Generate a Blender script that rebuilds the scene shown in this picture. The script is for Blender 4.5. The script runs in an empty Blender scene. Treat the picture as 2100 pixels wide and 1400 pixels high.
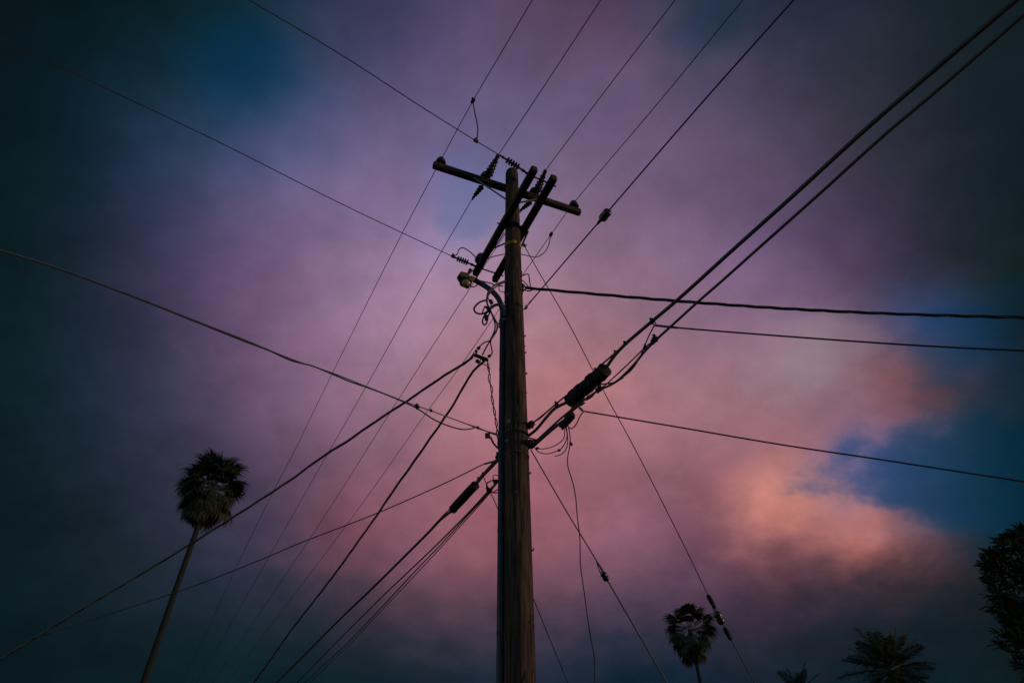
import bpy, bmesh, math, random
from mathutils import Vector, Matrix, noise

random.seed(7)
sc = bpy.context.scene
COL = sc.collection
PITCH = math.radians(41)
CAM = Vector((0, 0, 1.6))
FPX = 1400.0
FW = Vector((0, math.cos(PITCH), math.sin(PITCH))); UP = Vector((0, -math.sin(PITCH), math.cos(PITCH))); RT = Vector((1, 0, 0))

# ---------------------------------------------------------------- camera
cd = bpy.data.cameras.new('camera')
cd.lens = 24; cd.sensor_width = 36; cd.sensor_fit = 'HORIZONTAL'
cd.clip_start = 0.05; cd.clip_end = 5000
cam = bpy.data.objects.new('camera', cd)
cam.location = CAM; cam.rotation_euler = (math.pi / 2 + PITCH, 0, 0)
COL.objects.link(cam); sc.camera = cam

# ---------------------------------------------------------------- exposure
sc.view_settings.view_transform = 'Standard'
sc.view_settings.look = 'None'
sc.view_settings.exposure = 0
sc.view_settings.gamma = 1
sc.view_settings.use_curve_mapping = False

# ---------------------------------------------------------------- sun
SUN_AZ = math.radians(-8)      # from +X, counter-clockwise: to the right of the street and a little behind
SUN_EL = math.radians(5)
sd = bpy.data.lights.new('sun', 'SUN')
sd.energy = 1.2; sd.angle = math.radians(12); sd.color = (1.0, 0.62, 0.42)
sun = bpy.data.objects.new('sun', sd)
sv = Vector((math.cos(SUN_EL) * math.cos(SUN_AZ), math.cos(SUN_EL) * math.sin(SUN_AZ), math.sin(SUN_EL)))
sun.rotation_euler = (-sv).to_track_quat('-Z', 'Y').to_euler()
COL.objects.link(sun)

# ---------------------------------------------------------------- sky: dusk clouds, placed by direction; lens vignette painted into their colours
SKY_BASE = (0.0815, 0.1217, 0.1492)
SKY_LOBES = [
(-0.557,0.317,0.768,91,0.009,-0.001,0.005),(-0.449,0.341,0.826,91,-0.035,-0.033,-0.065),
(-0.318,0.362,0.876,91,-0.003,0.028,0.019),(-0.165,0.376,0.912,91,0.043,0.027,0.073),(0.000,0.382,0.924,91,0.159,0.091,0.128),(0.165,0.376,0.912,91,0.077,0.043,0.067),(0.318,0.362,0.876,91,0.025,0.022,0.048),
(0.449,0.341,0.826,91,-0.001,-0.000,0.003),
(0.557,0.317,0.768,91,0.006,0.011,-0.012),(-0.583,0.434,0.686,91,-0.003,-0.011,-0.036),(-0.474,0.470,0.744,91,-0.019,0.023,0.054),(-0.338,0.503,0.795,91,0.111,0.110,0.176),
(-0.177,0.526,0.832,91,0.176,0.122,0.186),(0.000,0.534,0.845,91,0.117,0.101,0.144),(0.177,0.526,0.832,91,0.189,0.131,0.189),
(0.338,0.503,0.795,91,0.103,0.067,0.083),
(0.474,0.470,0.744,91,0.048,0.029,0.023),
(0.583,0.434,0.686,91,-0.011,-0.002,0.024),
(-0.598,0.550,0.583,91,-0.040,0.002,-0.022),(-0.488,0.598,0.635,91,0.069,0.029,0.068),(-0.350,0.642,0.682,91,0.162,0.088,0.131),(-0.183,0.674,0.716,91,0.266,0.191,0.237),(0.000,0.686,0.728,91,0.329,0.218,0.241),(0.183,0.674,0.716,91,0.221,0.146,0.173),
(0.350,0.642,0.682,91,0.152,0.096,0.160),
(0.488,0.598,0.635,91,0.044,0.013,0.054),
(0.598,0.550,0.583,91,-0.023,0.003,-0.058),
(-0.598,0.654,0.463,91,0.007,-0.002,-0.012),(-0.488,0.712,0.504,91,0.001,0.027,0.053),(-0.350,0.765,0.541,91,0.168,0.091,0.125),(-0.183,0.802,0.568,91,0.263,0.172,0.197),(0.000,0.816,0.578,91,0.323,0.179,0.170),(0.183,0.802,0.568,91,0.287,0.175,0.176),
(0.350,0.765,0.541,91,0.255,0.161,0.159),
(0.488,0.712,0.504,91,0.248,0.133,0.143),
(0.598,0.654,0.463,91,-0.046,-0.017,0.020),
(-0.583,0.740,0.334,91,-0.016,0.005,-0.005),(-0.474,0.802,0.362,91,0.026,0.009,0.006),(-0.338,0.858,0.387,91,0.028,0.026,0.059),(-0.177,0.897,0.405,91,0.215,0.097,0.113),(0.000,0.911,0.412,91,0.254,0.100,0.108),(0.177,0.897,0.405,91,0.244,0.131,0.160),
(0.338,0.858,0.387,91,0.110,0.010,0.027),
(0.474,0.802,0.362,91,0.021,0.013,0.036),
(0.583,0.740,0.334,91,-0.024,-0.003,-0.031),
(-0.557,0.804,0.207,91,-0.014,-0.015,-0.011),
(-0.449,0.865,0.223,91,0.004,0.014,0.007),(-0.318,0.918,0.236,91,-0.025,0.003,-0.013),(-0.165,0.955,0.246,91,-0.052,-0.010,-0.009),
(0.000,0.968,0.249,91,0.015,0.031,0.049),(0.165,0.955,0.246,91,-0.073,-0.019,-0.007),
(0.318,0.918,0.236,91,0.016,0.021,0.027),
(0.449,0.865,0.223,91,-0.037,0.009,0.001),
(0.557,0.804,0.207,91,0.020,-0.002,-0.008),(-0.332,0.431,0.839,400,-0.105,-0.042,-0.041),(-0.056,0.605,0.794,400,-0.101,-0.000,0.057),
(0.356,0.833,0.424,494,0.198,0.123,0.049),(0.408,0.824,0.392,400,0.196,0.141,0.067),(0.513,0.740,0.436,331,0.106,0.072,0.055),(0.552,0.709,0.438,331,-0.102,-0.017,-0.028),(0.542,0.746,0.386,494,-0.053,0.013,0.036),(0.487,0.767,0.417,494,-0.255,-0.067,0.060),(0.505,0.683,0.528,494,0.080,-0.030,-0.118),(0.541,0.639,0.547,494,-0.082,0.015,0.095),
(0.501,0.645,0.577,625,-0.051,0.029,0.087),(0.394,0.711,0.583,494,0.013,0.064,0.045),
(0.250,0.390,0.886,625,-0.076,-0.011,-0.026),(0.106,0.786,0.608,278,0.073,0.024,0.006),(-0.235,0.869,0.435,494,0.075,0.007,-0.009),(0.435,0.785,0.441,816,-0.065,-0.003,0.068),
(0.446,0.818,0.363,625,-0.013,-0.054,-0.034),
(0.493,0.720,0.487,625,-0.068,-0.007,0.082),(0.512,0.780,0.359,816,0.166,0.024,0.018),
(0.190,0.390,0.901,816,0.033,0.017,0.023),(0.116,0.400,0.909,816,0.020,-0.008,-0.014),(0.459,0.800,0.387,816,0.297,0.147,0.086),
(0.495,0.787,0.368,816,-0.013,0.006,-0.016),(0.321,0.848,0.421,625,0.118,0.079,0.058),
(0.375,0.842,0.387,816,-0.040,-0.050,0.009),]

world = bpy.data.worlds.new('World'); sc.world = world; world.use_nodes = True
world.cycles.sampling_method = 'MANUAL'; world.cycles.sample_map_resolution = 256
nt = world.node_tree; nt.nodes.clear()
def N(t, **k):
    n = nt.nodes.new(t)
    for a, b in k.items(): setattr(n, a, b)
    return n
def L(a, b): nt.links.new(a, b)
def vm(op, a, b=None, c=None):
    n = N('ShaderNodeVectorMath', operation=op)
    for i, v in enumerate((a, b, c)):
        if v is None: continue
        if hasattr(v, 'default_value') or hasattr(v, 'is_output'): L(v, n.inputs[i])
        else: n.inputs[i].default_value = v
    return n
def mm(op, a, b=None, c=None):
    n = N('ShaderNodeMath', operation=op)
    for i, v in enumerate((a, b, c)):
        if v is None: continue
        if hasattr(v, 'is_output'): L(v, n.inputs[i])
        else: n.inputs[i].default_value = v
    return n.outputs[0]
tc = N('ShaderNodeTexCoord')
dirn = vm('NORMALIZE', tc.outputs['Generated']).outputs[0]
sep = N('ShaderNodeSeparateXYZ'); L(dirn, sep.inputs[0])
zz = mm('ADD', mm('MAXIMUM', sep.outputs[2], 0.0), 0.42)
cx = mm('DIVIDE', sep.outputs[0], zz); cy = mm('DIVIDE', sep.outputs[1], zz)
cmb = N('ShaderNodeCombineXYZ'); L(cx, cmb.inputs[0]); L(cy, cmb.inputs[1])
sheet = cmb.outputs[0]                       # coordinates on a flat cloud deck overhead
def nz(scale, detail, rough, off=(0, 0, 0)):
    n = N('ShaderNodeTexNoise'); n.inputs['Scale'].default_value = scale
    n.inputs['Detail'].default_value = detail; n.inputs['Roughness'].default_value = rough
    L(vm('ADD', sheet, off).outputs[0], n.inputs['Vector']); return n
n1 = nz(2.2, 3, .5); n2 = nz(13.0, 8, .57, (3, 1, 0)); n3 = nz(5.0, 10, .57, (7, 5, 0))
w1 = vm('MULTIPLY', vm('SUBTRACT', n1.outputs['Color'], (.5, .5, .5)).outputs[0], (.07, .07, .07)).outputs[0]
w2 = vm('MULTIPLY', vm('SUBTRACT', n2.outputs['Color'], (.5, .5, .5)).outputs[0], (.07, .07, .07)).outputs[0]
wd = vm('NORMALIZE', vm('ADD', vm('ADD', dirn, w1).outputs[0], w2).outputs[0]).outputs[0]
acc = None
for (dx, dy, dz, k, r, g, b) in SKY_LOBES:
    dot = vm('DOT_PRODUCT', wd, (dx, dy, dz)).outputs['Value']
    e = mm('EXPONENT', mm('MULTIPLY_ADD', dot, float(k), -float(k)))
    glow = vm('SCALE', (r, g, b)); L(e, glow.inputs['Scale'])
    acc = vm('ADD', glow.outputs[0], SKY_BASE if acc is None else acc).outputs[0]
def opening(px, py, ra, rb, rot):
    """1 - q for an elliptic opening in the cloud deck, centred on a direction of the sky"""
    c = (RT * ((px - 1050) / FPX) - UP * ((py - 700) / FPX) + FW).normalized()
    t1 = c.cross(Vector((0, 0, 1))).normalized(); t2 = t1.cross(c)
    u = t1 * math.cos(rot) + t2 * math.sin(rot); v = t2 * math.cos(rot) - t1 * math.sin(rot)
    qu = mm('MULTIPLY', vm('DOT_PRODUCT', wd, tuple(u)).outputs['Value'], 1 / ra); qv = mm('MULTIPLY', vm('DOT_PRODUCT', wd, tuple(v)).outputs['Value'], 1 / rb)
    return mm('SUBTRACT', 1.0, mm('MULTIPLY_ADD', qu, qu, mm('MULTIPLY', qv, qv)))
wisp = mm('MULTIPLY_ADD', mm('SUBTRACT', n2.outputs['Fac'], .5), 2.6, mm('MULTIPLY', mm('SUBTRACT', n3.outputs['Fac'], .5), 2.6))
def edge(p, q, k):
    """height above the top edge of a cloud bank that runs between two directions of the sky"""
    d = [(RT * ((x - 1050) / FPX) - UP * ((y - 700) / FPX) + FW).normalized() for x, y in (p, q)]
    n = d[1].cross(d[0]).normalized(); n = n if n.dot(UP) > 0 else -n
    return mm('MULTIPLY_ADD', wisp, .35, mm('MULTIPLY', vm('DOT_PRODUCT', wd, tuple(n)).outputs['Value'], k))
def clear(acc, px, py, ra, rb, rot, soft, blue, amount, wk=1.0, bank=None):
    h = mm('MULTIPLY_ADD', wisp, wk, opening(px, py, ra, rb, rot))
    if bank: h = mm('MINIMUM', h, edge(*bank))
    mr = N('ShaderNodeMapRange', interpolation_type='SMOOTHSTEP'); L(h, mr.inputs['Value'])
    mr.inputs['From Min'].default_value = -soft; mr.inputs['From Max'].default_value = soft; mr.inputs['To Max'].default_value = amount
    mx = N('ShaderNodeMix', data_type='RGBA'); L(mr.outputs[0], mx.inputs[0]); L(acc, mx.inputs[6])
    if hasattr(blue, 'is_output'): L(blue, mx.inputs[7])
    else: mx.inputs[7].default_value = (*blue, 1)
    return mx.outputs[2]
n4 = nz(22.0, 6, .6, (1, 9, 0))
tex = mm('MULTIPLY_ADD', mm('SUBTRACT', n3.outputs['Fac'], .5), .44, mm('MULTIPLY_ADD', n4.outputs['Fac'], .14, .93))
sca = vm('SCALE', acc); L(tex, sca.inputs['Scale']); acc = sca.outputs[0]
# the clear blue darkens towards the right: lens vignette painted into its colour
bl = N('ShaderNodeMapRange'); L(sep.outputs[0], bl.inputs['Value']); bl.inputs['From Min'].default_value = .44; bl.inputs['From Max'].default_value = .60
bc = N('ShaderNodeMix', data_type='RGBA'); L(bl.outputs[0], bc.inputs[0]); bc.inputs[6].default_value = (.20, .295, .46, 1); bc.inputs[7].default_value = (.045, .17, .23, 1)
acc = clear(acc, 1960, 985, .135, .076, .06, .95, bc.outputs[2], .78, bank=((1640, 1012), (2040, 1088), 62.0))
acc = clear(acc, 1965, 695, .085, .035, .15, 1.0, bc.outputs[2], .35)
acc = clear(acc, 505, 150, .055, .05, 0, 1.4, (.06, .20, .31), .3)
acc = clear(acc, 975, 405, .06, .035, .4, .9, (.43, .44, .60), .6)
acc = clear(acc, 1450, 45, .05, .035, 0, 1.3, (.15, .21, .29), .45)
acc = clear(acc, 1330, 30, .03, .02, 0, .8, (.27, .26, .36), .5)
acc = clear(acc, 1640, 745, .09, .035, .1, .9, (.60, .50, .54), .40)
acc = clear(acc, 1560, 715, .06, .02, .1, .8, (.57, .45, .51), .35)
acc = vm('MAXIMUM', acc, (.02, .05, .06)).outputs[0]
gm = N('ShaderNodeGamma'); gm.inputs[1].default_value = 2.2; L(acc, gm.inputs[0])
bgc = N('ShaderNodeBackground'); L(gm.outputs[0], bgc.inputs[0]); bgc.inputs[1].default_value = 1.0
sky = N('ShaderNodeTexSky', sky_type='NISHITA'); sky.sun_disc = False
sky.sun_elevation = SUN_EL; sky.ozone_density = 3.5; sky.dust_density = .3; sky.sun_rotation = -(math.pi / 2 - SUN_AZ)
bgs = N('ShaderNodeBackground'); L(sky.outputs[0], bgs.inputs[0]); bgs.inputs[1].default_value = 0.12
# the lit cloud bank stands over this side of the sky; unseen open twilight behind the viewer is added as fill light
cov = N('ShaderNodeMapRange', interpolation_type='SMOOTHSTEP')
L(vm('DOT_PRODUCT', wd, tuple((0, math.cos(PITCH), math.sin(PITCH)))).outputs['Value'], cov.inputs['Value'])
cov.inputs['From Min'].default_value = math.cos(math.radians(88)); cov.inputs['From Max'].default_value = math.cos(math.radians(50))
add = N('ShaderNodeMixShader'); L(cov.outputs[0], add.inputs[0]); L(bgs.outputs[0], add.inputs[1]); L(bgc.outputs[0], add.inputs[2])
wo = N('ShaderNodeOutputWorld'); L(add.outputs[0], wo.inputs[0])

# ---------------------------------------------------------------- survey helpers: photo pixel -> place in the street
POLE_Y = 6.6
def ray(x, y): return RT * ((x - 1050) / FPX) - UP * ((y - 700) / FPX) + FW
def PY(x, y, dy=0.0, Y=None):
    d = ray(x, y); return CAM + d * (((POLE_Y + dy) if Y is None else Y) / d.y)
def PZ(x, y, z):
    d = ray(x, y); return CAM + d * ((z - CAM.z) / d.z)
def PD(x, y, dep): return CAM + ray(x, y) * dep
def depth(P): return (P - CAM).dot(FW)
def PV(x, y, A, B):
    n = Vector((B.y - A.y, A.x - B.x, 0)); d = ray(x, y); return CAM + d * (n.dot(A - CAM) / n.dot(d))

# ---------------------------------------------------------------- materials
def mat(name, c1, c2=None, rough=.7, scale=(8, 8, 8), metal=0.0, bump=0.0, spec=.3, detail=6):
    m = bpy.data.materials.new(name); m.use_nodes = True
    t = m.node_tree; b = t.nodes['Principled BSDF']
    b.inputs['Roughness'].default_value = rough; b.inputs['Metallic'].default_value = metal
    b.inputs['Specular IOR Level'].default_value = spec
    c2 = c2 or tuple(v * .6 for v in c1)
    co = t.nodes.new('ShaderNodeTexCoord'); mp = t.nodes.new('ShaderNodeMapping')
    mp.inputs['Scale'].default_value = scale
    t.links.new(co.outputs['Object'], mp.inputs[0])
    nn = t.nodes.new('ShaderNodeTexNoise'); nn.inputs['Scale'].default_value = 1; nn.inputs['Detail'].default_value = detail
    nn.inputs['Roughness'].default_value = .65
    t.links.new(mp.outputs[0], nn.inputs['Vector'])
    cr = t.nodes.new('ShaderNodeValToRGB')
    cr.color_ramp.elements[0].position = .32; cr.color_ramp.elements[0].color = (*c2, 1)
    cr.color_ramp.elements[1].position = .68; cr.color_ramp.elements[1].color = (*c1, 1)
    t.links.new(nn.outputs['Fac'], cr.inputs[0]); t.links.new(cr.outputs[0], b.inputs['Base Color'])
    if bump:
        bp = t.nodes.new('ShaderNodeBump'); bp.inputs['Strength'].default_value = bump; bp.inputs['Distance'].default_value = .02
        t.links.new(nn.outputs['Fac'], bp.inputs['Height']); t.links.new(bp.outputs[0], b.inputs['Normal'])
    return m
def wood(name, dark, mid, light, along, fine):
    m = mat(name, mid, dark, .85, along, bump=.5, spec=.15)
    t = m.node_tree; b = t.nodes['Principled BSDF']
    cr = next(n for n in t.nodes if n.type == 'VALTORGB')
    e = cr.color_ramp.elements.new(.8); e.color = (*light, 1)
    co = next(n for n in t.nodes if n.type == 'TEX_COORD')
    mp = t.nodes.new('ShaderNodeMapping'); mp.inputs['Scale'].default_value = fine; t.links.new(co.outputs['Object'], mp.inputs[0])
    n2 = t.nodes.new('ShaderNodeTexNoise'); n2.inputs['Scale'].default_value = 1; n2.inputs['Detail'].default_value = 4
    t.links.new(mp.outputs[0], n2.inputs['Vector'])
    r2 = t.nodes.new('ShaderNodeValToRGB'); r2.color_ramp.elements[0].position = .38; r2.color_ramp.elements[0].color = (.25, .22, .2, 1)
    r2.color_ramp.elements[1].position = .6; r2.color_ramp.elements[1].color = (1, 1, 1, 1)
    t.links.new(n2.outputs['Fac'], r2.inputs[0])
    mx = t.nodes.new('ShaderNodeMix'); mx.data_type = 'RGBA'; mx.blend_type = 'MULTIPLY'; mx.inputs[0].default_value = .85
    t.links.new(cr.outputs[0], mx.inputs[6]); t.links.new(r2.outputs[0], mx.inputs[7]); t.links.new(mx.outputs[2], b.inputs['Base Color'])
    return m
M = dict(
    pole=wood('weathered_pole_wood', (.042, .036, .032), (.13, .082, .052), (.48, .235, .11), (10, 10, 1.9), (60, 60, 2.6)),
    arm=wood('crossarm_wood', (.042, .038, .034), (.12, .08, .054), (.34, .18, .095), (2.0, 16, 16), (4, 90, 90)),
    cable=mat('black_cable_jacket', (.05, .055, .06), (.035, .038, .042), .55, (3, 3, 3)),
    wire=mat('bare_weathered_conductor', (.055, .05, .05), (.03, .028, .03), .6, (5, 5, 5)),
    steel=mat('galvanised_steel', (.22, .23, .24), (.10, .10, .105), .55, (30, 30, 30), metal=.6),
    rusty=mat('rusty_steel', (.13, .075, .045), (.05, .035, .028), .8, (40, 40, 40), metal=.3, bump=.2),
    ceramic=mat('dark_glazed_insulator', (.045, .032, .028), (.025, .02, .02), .3, (10, 10, 10), spec=.5),
    polymer=mat('grey_polymer_insulator', (.06, .062, .065), (.035, .036, .04), .6, (20, 20, 20)),
    closure=mat('black_splice_closure_plastic', (.02, .022, .024), (.012, .013, .014), .7, (25, 25, 25), bump=.25, spec=.15),
    conduit=mat('grey_plastic_conduit', (.036, .042, .05), (.022, .027, .033), .5, (6, 6, 2)),
    beige=mat('yellowed_lamp_paint', (.55, .42, .20), (.34, .25, .11), .5, (25, 25, 25), bump=.1),
    lens=mat('ambered_lamp_lens', (.50, .36, .13), (.28, .18, .06), .25, (18, 18, 18), spec=.5),
    grey=mat('lamp_housing_grey', (.10, .10, .10), (.05, .05, .052), .55, (20, 20, 20)),
    yellow=mat('yellow_marker_tape', (.62, .39, .035), (.42, .26, .025), .5, (30, 30, 30)),
    ink=mat('dark_tape_print', (.05, .03, .02), None, .7),
    tag=mat('faded_red_tag', (.30, .07, .05), (.16, .05, .04), .6, (60, 60, 60)),
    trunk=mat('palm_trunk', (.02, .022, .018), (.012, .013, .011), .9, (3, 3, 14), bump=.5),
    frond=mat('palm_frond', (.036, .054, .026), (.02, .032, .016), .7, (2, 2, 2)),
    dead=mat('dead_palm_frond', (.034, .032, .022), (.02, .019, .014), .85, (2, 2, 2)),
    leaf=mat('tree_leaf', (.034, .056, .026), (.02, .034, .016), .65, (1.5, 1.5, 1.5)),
    bark=mat('tree_bark', (.10, .075, .055), (.045, .035, .028), .9, (8, 8, 2), bump=.6),
    ground=mat('dry_dirt_ground', (.16, .12, .085), (.09, .07, .052), .95, (.4, .4, .4), bump=.4),
    road=mat('asphalt', (.055, .055, .056), (.04, .04, .041), .9, (3, 3, 3), bump=.3),
)

# ---------------------------------------------------------------- object helpers
ORG = {}
def thing(name, label, cat, loc, group=None):
    o = bpy.data.objects.new(name, None); o.empty_display_size = .1; COL.objects.link(o)
    o.location = loc; ORG[o] = Vector(loc); o['label'] = label; o['category'] = cat
    if group: o['group'] = group
    return o
def tag(o, label, cat, group=None, kind=None):
    if label: o['label'] = label
    if cat: o['category'] = cat
    if group: o['group'] = group
    if kind: o['kind'] = kind
    return o
class MB:
    """collects shapes in world space, then links them as one mesh object"""
    def __init__(s): s.v = []; s.f = []
    def add(s, vs, fs):
        k = len(s.v); s.v += [Vector(v) for v in vs]; s.f += [tuple(i + k for i in f) for f in fs]; return s
    def tube(s, pts, r, n=6, cap=True):
        pts = [Vector(p) for p in pts]; m = len(pts)
        rs = r if isinstance(r, (list, tuple)) else [r] * m
        t0 = (pts[1] - pts[0]).normalized()
        a = Vector((0, 0, 1)) if abs(t0.z) < .9 else Vector((1, 0, 0))
        u = (a - t0 * a.dot(t0)).normalized(); vs = []
        for i in range(m):
            t = (pts[min(i + 1, m - 1)] - pts[max(i - 1, 0)])
            t = t.normalized() if t.length > 1e-9 else t0
            u = (u - t * u.dot(t)).normalized(); w = t.cross(u)
            for k in range(n):
                an = 2 * math.pi * k / n; vs.append(pts[i] + (u * math.cos(an) + w * math.sin(an)) * rs[i])
        fs = [(i * n + k, i * n + (k + 1) % n, (i + 1) * n + (k + 1) % n, (i + 1) * n + k) for i in range(m - 1) for k in range(n)]
        if cap: fs += [tuple(range(n))[::-1], tuple((m - 1) * n + k for k in range(n))]
        return s.add(vs, fs)
    def lathe(s, A, B, prof, n=14, lump=0.0, seed=0):
        """prof: (metres from A towards B, radius)"""
        A = Vector(A); B = Vector(B); t = (B - A).normalized()
        a = Vector((0, 0, 1)) if abs(t.z) < .9 else Vector((1, 0, 0))
        u = (a - t * a.dot(t)).normalized(); w = t.cross(u); vs = []
        for (h, r) in prof:
            for k in range(n):
                an = 2 * math.pi * k / n
                rr = r * (1 + lump * noise.noise((math.cos(an) * 1.5 + seed, math.sin(an) * 1.5, h * 14 + seed)))
                vs.append(A + t * h + (u * math.cos(an) + w * math.sin(an)) * rr)
        m = len(prof)
        fs = [(i * n + k, i * n + (k + 1) % n, (i + 1) * n + (k + 1) % n, (i + 1) * n + k) for i in range(m - 1) for k in range(n)]
        fs += [tuple(range(n))[::-1], tuple((m - 1) * n + k for k in range(n))]
        return s.add(vs, fs)
    def beam(s, A, B, w, h, up=(0, 0, 1), bev=.006):
        A = Vector(A); B = Vector(B); t = B - A; ln = t.length; t.normalize()
        up = Vector(up); up = (up - t * up.dot(t)).normalized(); sd_ = t.cross(up)
        bm = bmesh.new(); bmesh.ops.create_cube(bm, size=1)
        for v in bm.verts: v.co = Vector((v.co.x * ln, v.co.y * w, v.co.z * h))
        if bev: bmesh.ops.bevel(bm, geom=list(bm.edges), offset=min(bev, w * .3, h * .3), segments=2, affect='EDGES')
        mid = (A + B) / 2; bm.verts.index_update()
        s.add([mid + t * v.co.x + sd_ * v.co.y + up * v.co.z for v in bm.verts], [tuple(v.index for v in f.verts) for f in bm.faces])
        bm.free(); return s
    def build(s, name, m, parent=None, smooth=True):
        me = bpy.data.meshes.new(name)
        org = ORG[parent] if parent is not None else sum(s.v, Vector()) / len(s.v)
        me.from_pydata([v - org for v in s.v], [], s.f); me.update()
        me.materials.append(M[m])
        if smooth:
            me.polygons.foreach_set('use_smooth', [True] * len(me.polygons))
            try: me.set_sharp_from_angle(angle=math.radians(40))
            except Exception: pass
        o = bpy.data.objects.new(name, me); COL.objects.link(o)
        if parent is not None: o.parent = parent
        else: o.location = org
        ORG[o] = org
        return o
def spline(pts, per=6):
    pts = [Vector(p) for p in pts]
    if len(pts) < 3: return [pts[0].lerp(pts[-1], i / 12) for i in range(13)]
    q = [pts[0] * 2 - pts[1]] + pts + [pts[-1] * 2 - pts[-2]]; out = []
    for i in range(1, len(q) - 2):
        p0, p1, p2, p3 = q[i - 1:i + 3]
        d0 = max((p1 - p0).length, 1e-6) ** .5; d1 = max((p2 - p1).length, 1e-6) ** .5; d2 = max((p3 - p2).length, 1e-6) ** .5
        m1 = (p2 - p1) + (((p1 - p0) / d0) - ((p2 - p0) / (d0 + d1))) * d1
        m2 = (p2 - p1) + (((p3 - p2) / d2) - ((p3 - p1) / (d1 + d2))) * d1
        for j in range(per):
            t = j / per
            out.append(p1 * (2 * t ** 3 - 3 * t * t + 1) + m1 * (t ** 3 - 2 * t * t + t) + p2 * (-2 * t ** 3 + 3 * t * t) + m2 * (t ** 3 - t * t))
    out.append(pts[-1]); return out
def span(start, pix, zend):
    """a span hanging in the vertical plane from start to where the last sighting stands at height zend"""
    E = PZ(*pix[-1], zend); return [Vector(start)] + [PV(x, y, Vector(start), E) for x, y in pix[:-1]] + [E]
def sight(pix, A=None, B=None, dy=-.03):
    """a short slack wire sighted against the pole; its distance runs evenly from A to B"""
    a = depth(A) if A is not None else depth(PY(*pix[0], dy)); b = depth(B) if B is not None else depth(PY(*pix[-1], dy))
    ln = [0]
    for i in range(1, len(pix)): ln.append(ln[-1] + math.hypot(pix[i][0] - pix[i - 1][0], pix[i][1] - pix[i - 1][1]))
    return [PD(x, y, a + (b - a) * l / ln[-1]) for (x, y), l in zip(pix, ln)]
def ext(pts, a=0, b=0, zmin=None):
    pts = [Vector(p) for p in pts]
    if a: pts = [pts[0] + (pts[0] - pts[1]).normalized() * a] + pts
    if b: pts = pts + [pts[-1] + (pts[-1] - pts[-2]).normalized() * b]
    return pts
def wire(name, label, cat, pts, r, m='wire', group=None, n=6, per=8, parent=None):
    o = MB().tube(spline(pts, per), r, n).build(name, m, parent)
    if parent is None: tag(o, label, cat, group)
    return o
def strands(pts, r, off, pitch, cnt, phase=0.0, per=20):
    """helical strands laid round a path"""
    c = spline(pts, per); ln = [0]
    for i in range(1, len(c)): ln.append(ln[-1] + (c[i] - c[i - 1]).length)
    # resample evenly
    step = pitch / 10; nseg = max(4, int(ln[-1] / step)); path = []; j = 0
    for i in range(nseg + 1):
        d = ln[-1] * i / nseg
        while j < len(ln) - 2 and ln[j + 1] < d: j += 1
        f = (d - ln[j]) / max(ln[j + 1] - ln[j], 1e-9); path.append((d, c[j].lerp(c[j + 1], min(max(f, 0), 1))))
    res = []
    for q in range(cnt):
        pp = []
        for i, (d, p) in enumerate(path):
            t = (path[min(i + 1, nseg)][1] - path[max(i - 1, 0)][1]).normalized()
            u = (Vector((0, 0, 1)) - t * t.z).normalized() if abs(t.z) < .95 else Vector((1, 0, 0)); w = t.cross(u)
            wob = .55 + .6 * noise.noise((d * .7 + phase, 3.1, phase))
            an = 2 * math.pi * (d / pitch + q / cnt) + phase + 1.4 * noise.noise((d * .35, phase, 7))
            pp.append(p + (u * math.cos(an) + w * math.sin(an)) * off * (1 + wob * .5))
        res.append(MB().tube(pp, r, 5))
    return res
def clamp(P, along, size, m='steel', name='clamp', parent=None):
    """bolted line clamp: grooved block, keeper plate and bolt"""
    P = Vector(P); t = Vector(along).normalized(); u = (Vector((0, 0, 1)) - t * t.z)
    u = u.normalized() if u.length > .1 else Vector((1, 0, 0)); w = t.cross(u); b = MB()
    b.beam(P - t * size * .5, P + t * size * .5, size * .55, size * .6, u, size * .12)
    b.beam(P - t * size * .35 + u * size * .42, P + t * size * .35 + u * size * .42, size * .4, size * .18, u, size * .05)
    b.tube([P - u * size * .55 + w * size * .1, P + u * size * .75 + w * size * .1], size * .12, 6)
    b.tube([P + u * size * .6 + w * size * .1, P + u * size * .78 + w * size * .1], size * .2, 6)
    return b.build(name, m, parent)

# ---------------------------------------------------------------- the ground (below the frame)
g = MB().add([(-1500, -1500, 0), (1500, -1500, 0), (1500, 1500, 0), (-1500, 1500, 0)], [(0, 1, 2, 3)]).build('ground', 'ground', smooth=False)
tag(g, 'bare dry dirt ground under the utility pole', None, kind='structure')
g = MB().add([(-200, -7, .004), (200, -7, .004), (200, 4.2, .004), (-200, 4.2, .004)], [(0, 1, 2, 3)]).build('road', 'road', smooth=False)
tag(g, 'asphalt road in front of the utility pole', None, kind='structure')

# ---------------------------------------------------------------- the pole
PT = PY(1049.5, 353); PB = PY(1065.5, 1400)
TOPZ = PT.z
def axis(z): f = (z - PB.z) / (PT.z - PB.z); return Vector((PB.x + (PT.x - PB.x) * f, POLE_Y, z))
RAD = [(0, .168), (3.3, .150), (5.9, .141), (8.5, .121), (11.2, .099)]
def prad(z):
    for (a, ra), (b, rb) in zip(RAD, RAD[1:]):
        if z <= b: return ra + (rb - ra) * (z - a) / (b - a)
    return RAD[-1][1]
def zat(y): return PY(1055, y).z
pole = thing('utility_pole', 'tall weathered wooden utility pole carrying crossarms, standing in the centre', 'utility pole', axis(0))
cracks = [(random.uniform(0, 6.28), random.uniform(1, 10.2), random.uniform(.5, 2.2), random.uniform(.005, .013), random.uniform(.03, .07)) for _ in range(70)]
NS, NR = 72, 200
vs = []; fs = []
rows = [TOPZ * i / NR for i in range(NR + 1)]
caps = [(-.004, .93), (.012, .80), (.022, .55), (.027, .22)]
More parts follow.
